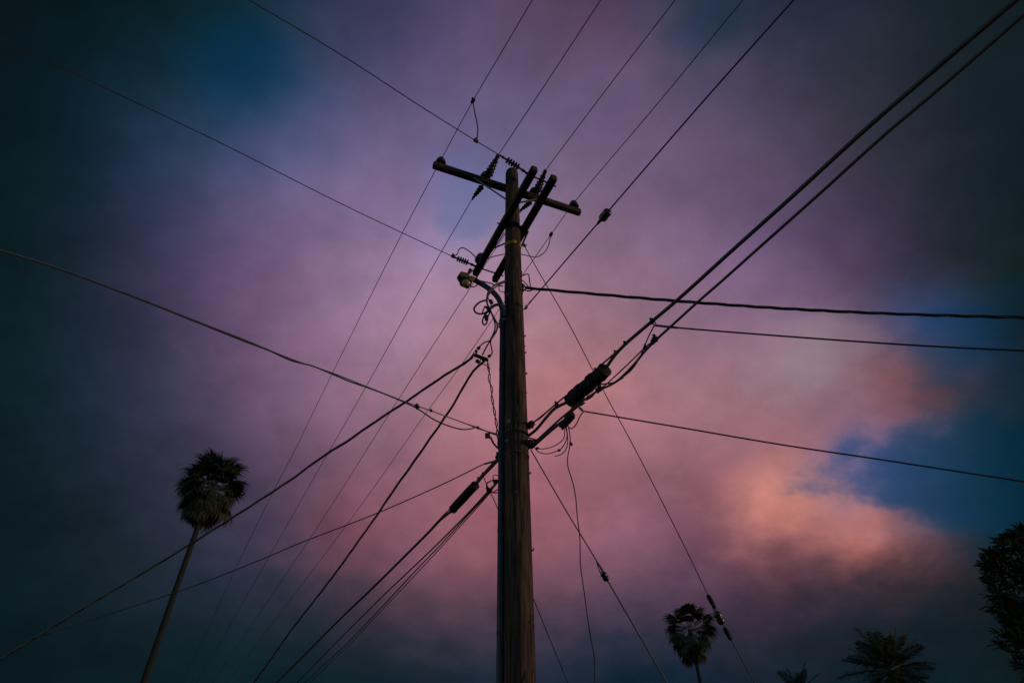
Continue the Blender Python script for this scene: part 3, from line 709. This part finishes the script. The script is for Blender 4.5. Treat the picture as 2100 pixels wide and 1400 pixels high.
# ---------------------------------------------------------------- cable arriving from the left edge
l0 = PY(1026, 891); le = PZ(0, 512, 5.75)
lv = lambda x, y: PV(x, y, l0, le)
o = thing('lashed_cable', 'double-stranded cable crossing from the left edge to the pole', 'cable', l0)
LM = [(1026, 891), (985, 880), (957, 869), (884, 842), (830, 823), (751, 792), (683, 765), (600, 737), (500, 696), (400, 657), (300, 617), (200, 579), (100, 543), (0, 512)]
wire('messenger_strand', None, None, ext([lv(*q) for q in LM], 0, 5), .0062, 'steel', parent=o)
LF = [(977, 875), (965, 879), (948, 880), (920, 873), (890, 860), (855, 837), (830, 825), (790, 808), (751, 793.5), (720, 783), (683, 767.5), (640, 750), (600, 740), (550, 718), (500, 699), (400, 659), (300, 619), (200, 580.5), (100, 544.5), (0, 513.5)]
wire('fibre_cable', None, None, ext([lv(*q) for q in LF], 0, 5), .0075, 'cable', parent=o, n=7)
for (x, y, s) in ((855, 834, .055), (884, 842, .035), (980, 877, .035)): clamp(lv(x, y), lv(800, 812) - lv(900, 847), s, 'closure', parent=o)
wire('grip', None, None, [lv(1024, 894), lv(1008, 888), lv(978, 876), lv(960, 870)], .008, 'steel', parent=o)
wire('lead', None, None, sight([(1006, 895), (1009, 903), (1014, 911), (1024, 921)], lv(1006, 895), PY(1024, 921)), .011, 'cable', parent=o)
c = lv(1000, 893); tg = MB(); tg.beam(c - UP * .032, c + UP * .032, .058, .006, FW, .002)
tgo = tg.build('hanging_tag', 'tag', o); tgo['label'] = 'small faded red tag'

# ---------------------------------------------------------------- service spreader and its drops to the lower left
s0 = PY(987, 732, -.05)
spd = thing('drop_spreader', 'cluster of dark connectors left of the pole where twisted drops meet', 'connector cluster', s0)
sp = lambda x, y, dd=0: PD(x, y, depth(s0) + dd)
b = MB(); b.beam(sp(971, 727), sp(1001, 738), .05, .045, UP, .01); b.build('bar', 'closure', spd)
for (x0, y0, x1, y1, w) in ((979, 717, 984, 710, .042), (976, 716, 977, 725, .03), (1001, 733, 1006, 727, .04), (977, 744, 981, 737, .05), (988, 733, 994, 740, .045), (972, 726, 977, 730, .05)):
    b = MB(); b.beam(sp(x0, y0, -.02), sp(x1, y1, -.02), w, w, UP, .01); b.tube([sp((x0 + x1) / 2 - 3, (y0 + y1) / 2 - 1, -.04), sp((x0 + x1) / 2 + 3, (y0 + y1) / 2 + 1, -.04)], .012, 6); b.build('connector', 'closure', spd)
for pts, r in (([(984, 711), (989, 705), (996, 701), (1004, 699)], .008), ([(989, 728), (996, 714), (1003, 702), (1006, 698)], .009), ([(1003, 733), (1009, 724), (1008, 713), (1006, 703), (1007, 697)], .008),
               ([(971, 728), (966, 733), (962, 738)], .007), ([(978, 726), (984, 730), (984, 742), (980, 745)], .006), ([(980, 745), (992, 747), (1000, 751), (1003, 757)], .006), ([(981, 740), (990, 744), (998, 738)], .006), ([(973, 722), (967, 730), (960, 739)], .006)):
    wire('lead', None, None, [sp(*q) for q in pts], r, 'cable', parent=spd)
tw = twisted('service_drop', 'twisted drop from the connector cluster, passing below the palm crown at left', 'service drop',
    ext(span(sp(970, 731), [(945, 750), (915, 767), (880, 791), (830, 825), (770, 864), (720, 899), (660, 937), (600, 981), (565, 1004), (500, 1046), (400, 1109), (300, 1170), (200, 1229), (100, 1290)], 5.2), 0, 6), .0085, .0075, 1.5, 3, G_D, 2.0)
tw = twisted('service_drop', 'twisted drop from the connector cluster falling steeply to the bottom edge', 'service drop',
    ext(span(sp(992, 741), [(975, 756), (962, 773), (950, 794), (930, 829), (908, 862), (877, 906), (850, 945), (805, 1008), (775, 1053), (740, 1102), (700, 1158), (660, 1211), (600, 1288), (525, 1393)], 5.2), 0, 6), .0085, .0075, 1.35, 3, G_D, 4.0)
tw = twisted('pole_lead', 'twisted lead hanging down the left side of the pole from the connector cluster', 'lead wire',
    sight([(1000, 738), (1001, 751), (1004, 768), (1003, 778), (1008, 795), (1009, 815), (1013, 838), (1017, 862), (1020, 885), (1022, 905), (1025, 925)], s0, PY(1025, 925, -.05)), .0065, .008, .32, 2, None, .7)
# drip loops between the conduit and the cluster
dl = thing('drip_loop_bundle', 'tangled black drip loops hanging left of the pole below the street lamp', 'wire bundle', PY(1003, 636, -.1))
DY = -.12
for pts, r in (([(1036, 576), (1025, 580), (1014, 585), (1007, 592), (1001, 600), (999, 610), (998, 618), (1001, 627), (1006, 638), (1011, 648), (1016, 657), (1020, 666), (1019, 676), (1013, 687), (1007, 696), (1005, 701)], .0125),
               ([(1034, 579), (1020, 586), (1010, 594), (1004, 602), (1000, 609), (999, 620), (1003, 632), (1008, 643), (1012, 653), (1015, 664), (1015, 674), (1012, 684), (1007, 694), (1004, 700)], .010),
               ([(1005, 599), (1002, 604), (1001, 612), (1006, 619), (1007, 627), (1006, 634)], .008),
               ([(998, 615), (985, 619), (977, 625), (972, 633), (974, 639), (981, 643), (990, 643), (997, 640), (1004, 635)], .0125),
               ([(1003, 635), (1010, 629), (1018, 625), (1025, 626), (1030, 630)], .020),
               ([(1001, 639), (994, 646), (990, 656), (990, 662), (994, 666), (998, 662), (999, 652), (1003, 644), (1005, 638)], .011),
               ([(989, 641), (992, 634), (995, 628), (1000, 630)], .009),
               ([(976, 565), (980, 574), (990, 577), (1003, 580), (1015, 584)], .009),
               ([(1032, 587), (1025, 586), (1019, 585)], .008), ([(1024, 586), (1023, 592), (1026, 597), (1034, 599)], .006),
               ([(1031, 660), (1025, 660), (1021, 667), (1018, 674)], .006), ([(1030, 667), (1024, 668), (1020, 674)], .006)):
    wire('loop', None, None, sight(pts, dy=DY), r, 'cable', parent=dl, n=7)
for (x0, y0, x1, y1, w) in ((1005, 615, 1009, 623, .045), (997, 646, 998, 657, .045), (997, 629, 1001, 632, .04), (1000, 634, 1006, 639, .045)):
    b = MB(); b.beam(PY(x0, y0, DY - .02), PY(x1, y1, DY - .02), w, w, UP, .01); b.tube([PY((x0 + x1) / 2 - 4, (y0 + y1) / 2 - 1, DY - .03), PY((x0 + x1) / 2 + 4, (y0 + y1) / 2 + 1, DY - .03)], .011, 6); b.build('connector', 'closure', dl)
b = MB(); b.beam(PY(1023, 660, -.02), PY(1033, 661, -.02), .07, .05, UP, .012); b.build('bracket', 'rusty', dl)

# ---------------------------------------------------------------- telephone lines to the lower left
m0 = PY(1026, 938); me_ = PZ(570, 1396, 5.1)
mv = lambda x, y: PV(x, y, m0, me_)
o = thing('telephone_cable', 'heavy cable with a long slim closure descending left of the pole', 'cable', m0)
MB().tube(spline([m0, mv(1011, 954), mv(990, 976), mv(980, 988), mv(974, 994)], 8), .016, 8).build('jacket', 'cable', o)
MB().tube(spline(ext([mv(*q) for q in ((928, 1046), (905, 1064), (880, 1090), (820, 1150), (760, 1209), (700, 1266), (640, 1326))] + [me_], 0, 8), 6), .0165, 7).build('jacket', 'cable', o)
wire('messenger_strand', None, None, [mv(1026, 934), mv(1009, 951), mv(988, 973), mv(976, 988)], .008, 'steel', parent=o)
wire('messenger_strand', None, None, [mv(930, 1040), mv(920, 1046), mv(898, 1068), mv(880, 1088)], .008, parent=o)
for (x, y, s) in ((1011, 953, .06), (990, 974, .045), (1021, 936, .07), (981, 984, .05)): clamp(mv(x, y), mv(1026, 938) - mv(990, 975), s, 'closure', parent=o)
cA, cB = mv(927, 1046), mv(976, 993); ln = (cB - cA).length; t_ = (cB - cA).normalized()
cl = thing('splice_closure', 'slim black splice closure on the cable left of the pole base', 'splice closure', cA, 'splice closures')
R = .05
MB().lathe(cA, cB, [(0, R * .5), (.01, R * .72), (.05, R * .8), (.07, R * .98), (ln * .3, R * 1.03), (ln * .5, R * 1.0), (ln * .52, R * 1.08), (ln * .56, R * 1.0), (ln * .8, R * 1.04), (ln - .07, R), (ln - .05, R * .85), (ln - .01, R * .8), (ln, R * .45)], 18, .06, 1.0).build('shell', 'closure', cl)
n_ = (UP - t_ * UP.dot(t_)).normalized()
b = MB(); b.beam(cA + t_ * .05 + n_ * R * .95, cB - t_ * .09 + n_ * R * .95, .03, .02, n_, .005); b.build('rib', 'closure', cl)
for f in (.03, .93): P = cA + t_ * ln * f; MB().lathe(P, P + t_, [(0, R * .95), (.004, R * 1.08), (.026, R * 1.08), (.03, R * .95)], 18).build('band', 'closure', cl)
k1 = PY(1024, 984)
o = thing('telephone_line', 'upper of the paired thin lines falling from the pole to the bottom edge', 'telephone line', k1, 'paired telephone lines')
wire('lead', None, None, ext(span(k1, [(1003, 1005), (970, 1041), (940, 1072), (870, 1141), (800, 1207), (740, 1266), (680, 1326), (612, 1396)], 5.0), 0, 8), .0092, 'cable', parent=o)
wire('tie', None, None, sight([(1013, 984), (1011, 977), (1015, 973), (1024, 976)], k1, k1), .005, parent=o)
wire('tie', None, None, sight([(998, 991), (1008, 985), (1024, 983)], k1, k1), .007, parent=o)
clamp(PD(1016, 988, depth(k1)), (1, 0, 1), .05, 'closure', parent=o)
k2 = PY(1024, 1000)
o = thing('telephone_line', 'lower of the paired thin lines falling from the pole to the bottom edge', 'telephone line', k2, 'paired telephone lines')
wire('lead', None, None, ext([PD(1020, 989, depth(k2))] + span(PD(1004, 1008, depth(k2)), [(955, 1061), (900, 1120), (850, 1172), (795, 1231), (720, 1310), (628, 1396)], 5.0), 0, 8), .0078, 'cable', parent=o)
wire('lead', None, None, ext(span(PD(1006, 1009, depth(k2)), [(958, 1063), (905, 1121), (848, 1182), (790, 1243), (715, 1322), (638, 1396)], 4.95), 0, 8), .0055, 'cable', parent=o)
wire('tie', None, None, sight([(1004, 1008), (1014, 1010), (1024, 1009)], k2, k2), .007, parent=o)
wire('tie', None, None, sight([(1011, 1009), (1018, 1005), (1024, 1000)], k2, k2), .006, parent=o)
wire('tie', None, None, sight([(1003, 1004), (998, 998), (999, 990), (1004, 987)], k2, k2), .006, parent=o)
clamp(PD(1004, 1006, depth(k2)), (1, 0, 1), .065, 'closure', parent=o)
t0 = PY(1024, 938)
o = thing('telephone_drop', 'thin drop wire sloping gently from the pole to the dark lower left', 'drop wire', t0, G_D)
T4 = span(PD(1008, 947, depth(t0)), [(993, 951), (950, 972), (900, 996), (770, 1053), (620, 1111), (540, 1145), (400, 1200), (300, 1234), (180, 1272)], 4.6)
wire('lead', None, None, ext(T4, 0, 6), .0068, 'cable', parent=o)
wire('grip', None, None, [T4[0], T4[1]], .012, 'steel', parent=o); wire('hook', None, None, [T4[0], PD(1017, 942, depth(t0)), t0], .005, 'steel', parent=o)

# ---------------------------------------------------------------- guy wires to the lower right
def guyline(label, start, pixs, zend, r, ins, grips, group):
    E = PZ(*pixs[-1], zend); q = lambda x, y: PV(x, y, start, E)
    o = thing('guy_wire', label, 'guy wire', start, group)
    a, b = ins
    wire('strand', None, None, [start] + [q(*p) for p in pixs if p[1] < a[1] - 6] + [q(*a)], r, 'cable' if r > .007 else 'wire', parent=o)
    d = (E - q(*b)).normalized(); tail = E + d * (E.z / max(-d.z, .05))
    wire('strand', None, None, [q(*b), E, tail], r * 1.15, 'cable', parent=o)
    ball(q(*a), q(*b), .046 if grips else .034, o)
    for (g0, g1) in grips:
        A, B = q(*g0), q(*g1); MB().lathe(A, B, [(0, .016), (.02, .028), ((B - A).length * .5, .03), ((B - A).length - .02, .026), ((B - A).length, .014)], 10, .3, 2).build('grip', 'closure', o)
        P = A.lerp(B, .2); clamp(P, B - A, .045, 'closure', parent=o); clamp(A.lerp(B, .7), B - A, .04, 'closure', parent=o)
    for s_ in (-1, 1):
        u = (B1 - A1).normalized() * .022 * s_
        wire('bail', None, None, [q(a[0] - 12, a[1] - 24), q(a[0] - 3, a[1] - 6) + u, q(a[0] + 1, a[1] + 3) + u], .006, parent=o)
    return o, q
G_G = 'guy wires'
gs = PY(1075, 503)
o, q = guyline('long guy wire slanting right past the distant palm, with a barrel insulator', gs, [(1100, 549), (1165, 661), (1238, 802), (1300, 916), (1400, 1112), (1441, 1197), (1548, 1400)], 3.9, .0062, ((1468, 1253), (1482, 1279)), (((1451, 1219), (1467, 1247)), ((1485, 1286), (1500, 1312))), G_G)
clamp(gs, q(1165, 661) - gs, .06, 'steel', parent=o)
o, q = guyline('short guy wire slanting from the cable bracket to the bottom edge', PY(1088, 921), [(1160, 1045), (1232, 1165), (1368, 1400)], 3.55, .0068, ((1235, 1173), (1246, 1190)), (), G_G)
gs = mv(991, 976)
E = PZ(1165, 1400, 3.45)
o = tag(MB().tube(spline([gs] + [PV(x, y, gs, E) for x, y in ((1000, 997), (1022, 1045), (1096, 1232))] + [E, E + (E - PV(1096, 1232, gs, E)).normalized() * 1.5], 6), .0052, 6).build('drop_wire', 'cable'),
    'thin wire passing behind the lower pole and coming out at its right edge', 'drop wire')

# ---------------------------------------------------------------- palms
def fan_mesh(seed, dead=False):
    rnd = random.Random(seed); v = []; f = []
    pl = rnd.uniform(.95, 1.25); drp = .10 if not dead else .02
    def pt(y, s=0): return Vector((s, y, -drp * y * y))
    for i in range(5):
        y = pl * i / 4
        for s, dz in ((-.022, 0), (.022, 0), (0, -.03)): v.append(pt(y, s) + Vector((0, 0, dz)))
    for i in range(4):
        for k in range(3): f.append((i * 3 + k, i * 3 + (k + 1) % 3, i * 3 + 3 + (k + 1) % 3, i * 3 + 3 + k))
    base = pt(pl); nseg = 30; half = math.radians(100 if not dead else 50)
    for i in range(nseg):
        a = -half + 2 * half * (i + .5) / nseg; ca = math.cos(a)
        ln = (.72 + .38 * max(ca, 0)) * rnd.uniform(.88, 1.12); w = .058 if not dead else .035
        d = Vector((math.sin(a), math.cos(a), 0)); sd_ = Vector((d.y, -d.x, 0))
        fold = .10 * abs(math.sin(a)); tipd = rnd.uniform(.15, .55) if not dead else .3; tw = rnd.uniform(-.06, .06)
        p0 = base + d * .03; p1 = base + d * ln * .55 + Vector((0, 0, fold * ln * .6 - .06 * ln)); p2 = base + d * ln * .82 + Vector((0, 0, fold * ln * .6 - (.10 + tipd * .35) * ln)) + sd_ * tw * .5; p3 = base + d * ln * .97 + Vector((0, 0, fold * ln * .4 - (.2 + tipd) * ln)) + sd_ * tw
        k = len(v); up = Vector((0, 0, .025))
        v += [p0 - sd_ * .01, p0 + sd_ * .01, p1 - sd_ * w, p1 + up, p1 + sd_ * w, p2 - sd_ * w * .45, p2 + sd_ * w * .45, p3]
        f += [(k, k + 3, k + 2), (k, k + 1, k + 3), (k + 1, k + 4, k + 3), (k + 2, k + 3, k + 5), (k + 3, k + 4, k + 6), (k + 3, k + 6, k + 5), (k + 5, k + 6, k + 7)]
    me = bpy.data.meshes.new('frond'); me.from_pydata(v, [], f); me.update(); me.materials.append(M['dead' if dead else 'frond']); return me
def feather_mesh(seed, ln=2.6):
    rnd = random.Random(seed); v = []; f = []; n = 34; arch = rnd.uniform(.07, .13)
    def pt(y): return Vector((0, y, -arch * y * y))
    for i in range(9):
        y = ln * i / 8; w = .035 * (1 - y / ln) + .006
        for s, dz in ((-w, 0), (w, 0), (0, -w * 1.3)): v.append(pt(y) + Vector((s, 0, dz)))
    for i in range(8):
        for k in range(3): f.append((i * 3 + k, i * 3 + (k + 1) % 3, i * 3 + 3 + (k + 1) % 3, i * 3 + 3 + k))
    for i in range(n):
        y = ln * (.22 + .78 * i / (n - 1)); p = pt(y); ll = (.62 * math.sin(math.pi * (.18 + .78 * i / n)) + .10) * rnd.uniform(.85, 1.1)
        for s in (-1, 1):
            d = Vector((s * .8, .62, rnd.uniform(-.25, .2))).normalized(); sd_ = Vector((-d.y, d.x, 0)) * .026
            k = len(v); a = p + d * ll * .55; b = p + d * ll + Vector((0, 0, -ll * rnd.uniform(.15, .4)))
            v += [p - sd_ * .5, p + sd_ * .5, a - sd_, a + sd_, b]; f += [(k, k + 1, k + 3, k + 2), (k + 2, k + 3, k + 4)]
    me = bpy.data.meshes.new('frond'); me.from_pydata(v, [], f); me.update(); me.materials.append(M['frond']); return me
FANS = [fan_mesh(10 + i) for i in range(5)]; DEADS = [fan_mesh(40 + i, True) for i in range(3)]; FEATH = [feather_mesh(70 + i) for i in range(4)]
def place(me, root, P, az, el, roll, s):
    """a frond at P pointing along (az, el)"""
    o = bpy.data.objects.new('frond', me); COL.objects.link(o); o.parent = root
    d = Vector((math.cos(az) * math.cos(el), math.sin(az) * math.cos(el), math.sin(el)))
    x = d.cross(Vector((0, 0, 1))); x = x.normalized() if x.length > .05 else Vector((math.sin(az), -math.cos(az), 0)); z = x.cross(d)
    m = Matrix((x, d, z)).transposed() @ Matrix.Rotation(roll, 3, 'Y')
    o.location = P - ORG[root]; o.rotation_euler = m.to_euler(); o.scale = (s, s, s); return o
def palm(label, top, lean, r0, r1, seed, live, dead, scale, skirt=0, feather=False, els=(85, -38)):
    rnd = random.Random(seed)
    base = Vector((top.x + lean[0], top.y + lean[1], 0))
    o = thing('palm_tree', label, 'palm tree', base, 'palm trees on the skyline')
    pts = []; rs = []; n = 46
    for i in range(n + 1):
        f = i / n; p = base.lerp(top, f) + Vector((lean[0] * .25 * math.sin(math.pi * f), 0, 0)); pts.append(p)
        rs.append((r0 + (r1 - r0) * min(1, f * 1.15)) * (1 + .05 * (i % 2)) * (1.35 - .35 * min(1, f * 14)))
    MB().tube(pts, rs, 14).build('trunk', 'trunk', o)
    for i in range(live):
        f = (i + .5) / live; el = math.radians(els[0] + (els[1] - els[0]) * f ** .8 + rnd.uniform(-9, 9)); az = i * 2.39996 + rnd.uniform(-.25, .25)
        P = top + Vector((math.cos(az) * .10, math.sin(az) * .10, .35 - .75 * f)) * scale
        me = rnd.choice(FEATH if feather else FANS); place(me, o, P, az, el, rnd.uniform(-.5, .5), scale * rnd.uniform(.86, 1.08) * rnd.choice((1, 1, 1.12, .9)))
    for i in range(dead):
        az = i * 2.39996 + rnd.uniform(-.3, .3); el = math.radians(rnd.uniform(-82, -52))
        P = top + Vector((math.cos(az) * r1, math.sin(az) * r1, -.25 - rnd.uniform(0, skirt))); place(rnd.choice(DEADS), o, P, az, el, rnd.uniform(-.6, .6), scale * rnd.uniform(.7, .95))
    return o
PALM1 = PY(433, 1003, Y=36); PALM2 = PY(1414, 1290, Y=62); PALM3 = PY(1826, 1376, Y=44); PALM4 = PY(1646, 1424, Y=46)
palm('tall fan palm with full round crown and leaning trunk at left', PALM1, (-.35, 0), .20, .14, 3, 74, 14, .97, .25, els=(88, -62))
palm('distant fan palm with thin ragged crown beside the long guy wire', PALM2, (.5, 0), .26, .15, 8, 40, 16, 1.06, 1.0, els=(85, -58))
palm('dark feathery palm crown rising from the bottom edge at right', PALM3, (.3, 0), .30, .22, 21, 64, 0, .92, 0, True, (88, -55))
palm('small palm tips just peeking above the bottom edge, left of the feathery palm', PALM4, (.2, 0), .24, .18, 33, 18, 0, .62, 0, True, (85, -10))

# ---------------------------------------------------------------- leafy tree at the right edge
TC = PD(2232, 1265, 12.0)
tree = thing('leafy_tree', 'dense dark leafy tree cut off by the right edge', 'tree', Vector((TC.x + .2, TC.y, 0)))
rnd = random.Random(5)
tb = Vector((TC.x + .2, TC.y, 0)); tt = TC + Vector((.1, 0, .9))
MB().tube(spline([tb, tb.lerp(TC, .4) + Vector((.08, 0, 0)), TC + Vector((0, 0, -.6)), tt], 8), [.14 - .11 * i / 24 for i in range(25)], 10).build('trunk', 'bark', tree)
CR = [(-4.4, .7), (-3.0, 1.2), (-1.6, 1.34), (-.4, 1.26), (.5, 1.25), (1.05, 1.2), (1.4, .85), (1.62, .25)]
def crown_r(z):      # crown half-width at height z above its centre
    for (a, ra), (b, rb) in zip(CR, CR[1:]):
        if z <= b: return ra + (rb - ra) * (z - a) / (b - a)
    return .2
tips = []
for i in range(1700):
    z = rnd.uniform(-4.3, 1.62); a = rnd.uniform(0, 2 * math.pi); R = crown_r(z) * (1 + .28 * noise.noise((math.cos(a) * 2.2, math.sin(a) * 2.2, z * 2.1))) * (rnd.uniform(.55, 1.0) ** .5)
    tips.append((TC + Vector((math.cos(a) * R, math.sin(a) * R, z)), a))
for i in range(16):
    P, a = tips[i * 7]; q = Vector((TC.x, TC.y, P.z - .8)); MB().tube(spline([q, q.lerp(P, .5) + Vector((0, 0, .12)), P], 4), [.03 - .0026 * j for j in range(9)], 6).build('limb', 'bark', tree)
lv_, lf_ = [], []
for (y, w) in ((0, .004), (.35, .026), (.7, .022)): lv_ += [Vector((-w, y * .19, 0)), Vector((0, y * .19, -.006)), Vector((w, y * .19, 0))]
lv_.append(Vector((0, .19, -.012)))
lf_ = [(0, 1, 4, 3), (1, 2, 5, 4), (3, 4, 7, 6), (4, 5, 8, 7), (6, 7, 9), (7, 8, 9)]
leafme = bpy.data.meshes.new('leaf'); leafme.from_pydata(lv_, [], lf_); leafme.update(); leafme.materials.append(M['leaf'])
allv = []; allf = []; cand = []
for P, a in tips:
    out = Vector((math.cos(a), math.sin(a), rnd.uniform(.2, 1.1))).normalized()
    for k in range(11):
        d = (out + Vector((rnd.gauss(0, .7), rnd.gauss(0, .7), rnd.gauss(0, .6)))).normalized()
        x = d.cross(Vector((rnd.gauss(0, .4), rnd.gauss(0, .4), 1))).normalized(); z_ = x.cross(d); s = rnd.uniform(.7, 1.25)
        m = Matrix((x, d, z_)).transposed(); p = P + out * rnd.uniform(-.12, .10)
        cand.append((p, m, s))
cand.sort(key=lambda c: (c[0] - CAM).dot(RT) / depth(c[0]))      # leaves on the open side first
for i, (p, m, s) in enumerate(cand):
    if i < 280:
        o = bpy.data.objects.new('leaf', leafme); COL.objects.link(o); o.parent = tree; o.location = p - ORG[tree]; o.rotation_euler = m.to_euler(); o.scale = (s, s, s)
    else:
        k = len(allv); allv += [p + m @ (q * s) for q in lv_]; allf += [tuple(j + k for j in f) for f in lf_]
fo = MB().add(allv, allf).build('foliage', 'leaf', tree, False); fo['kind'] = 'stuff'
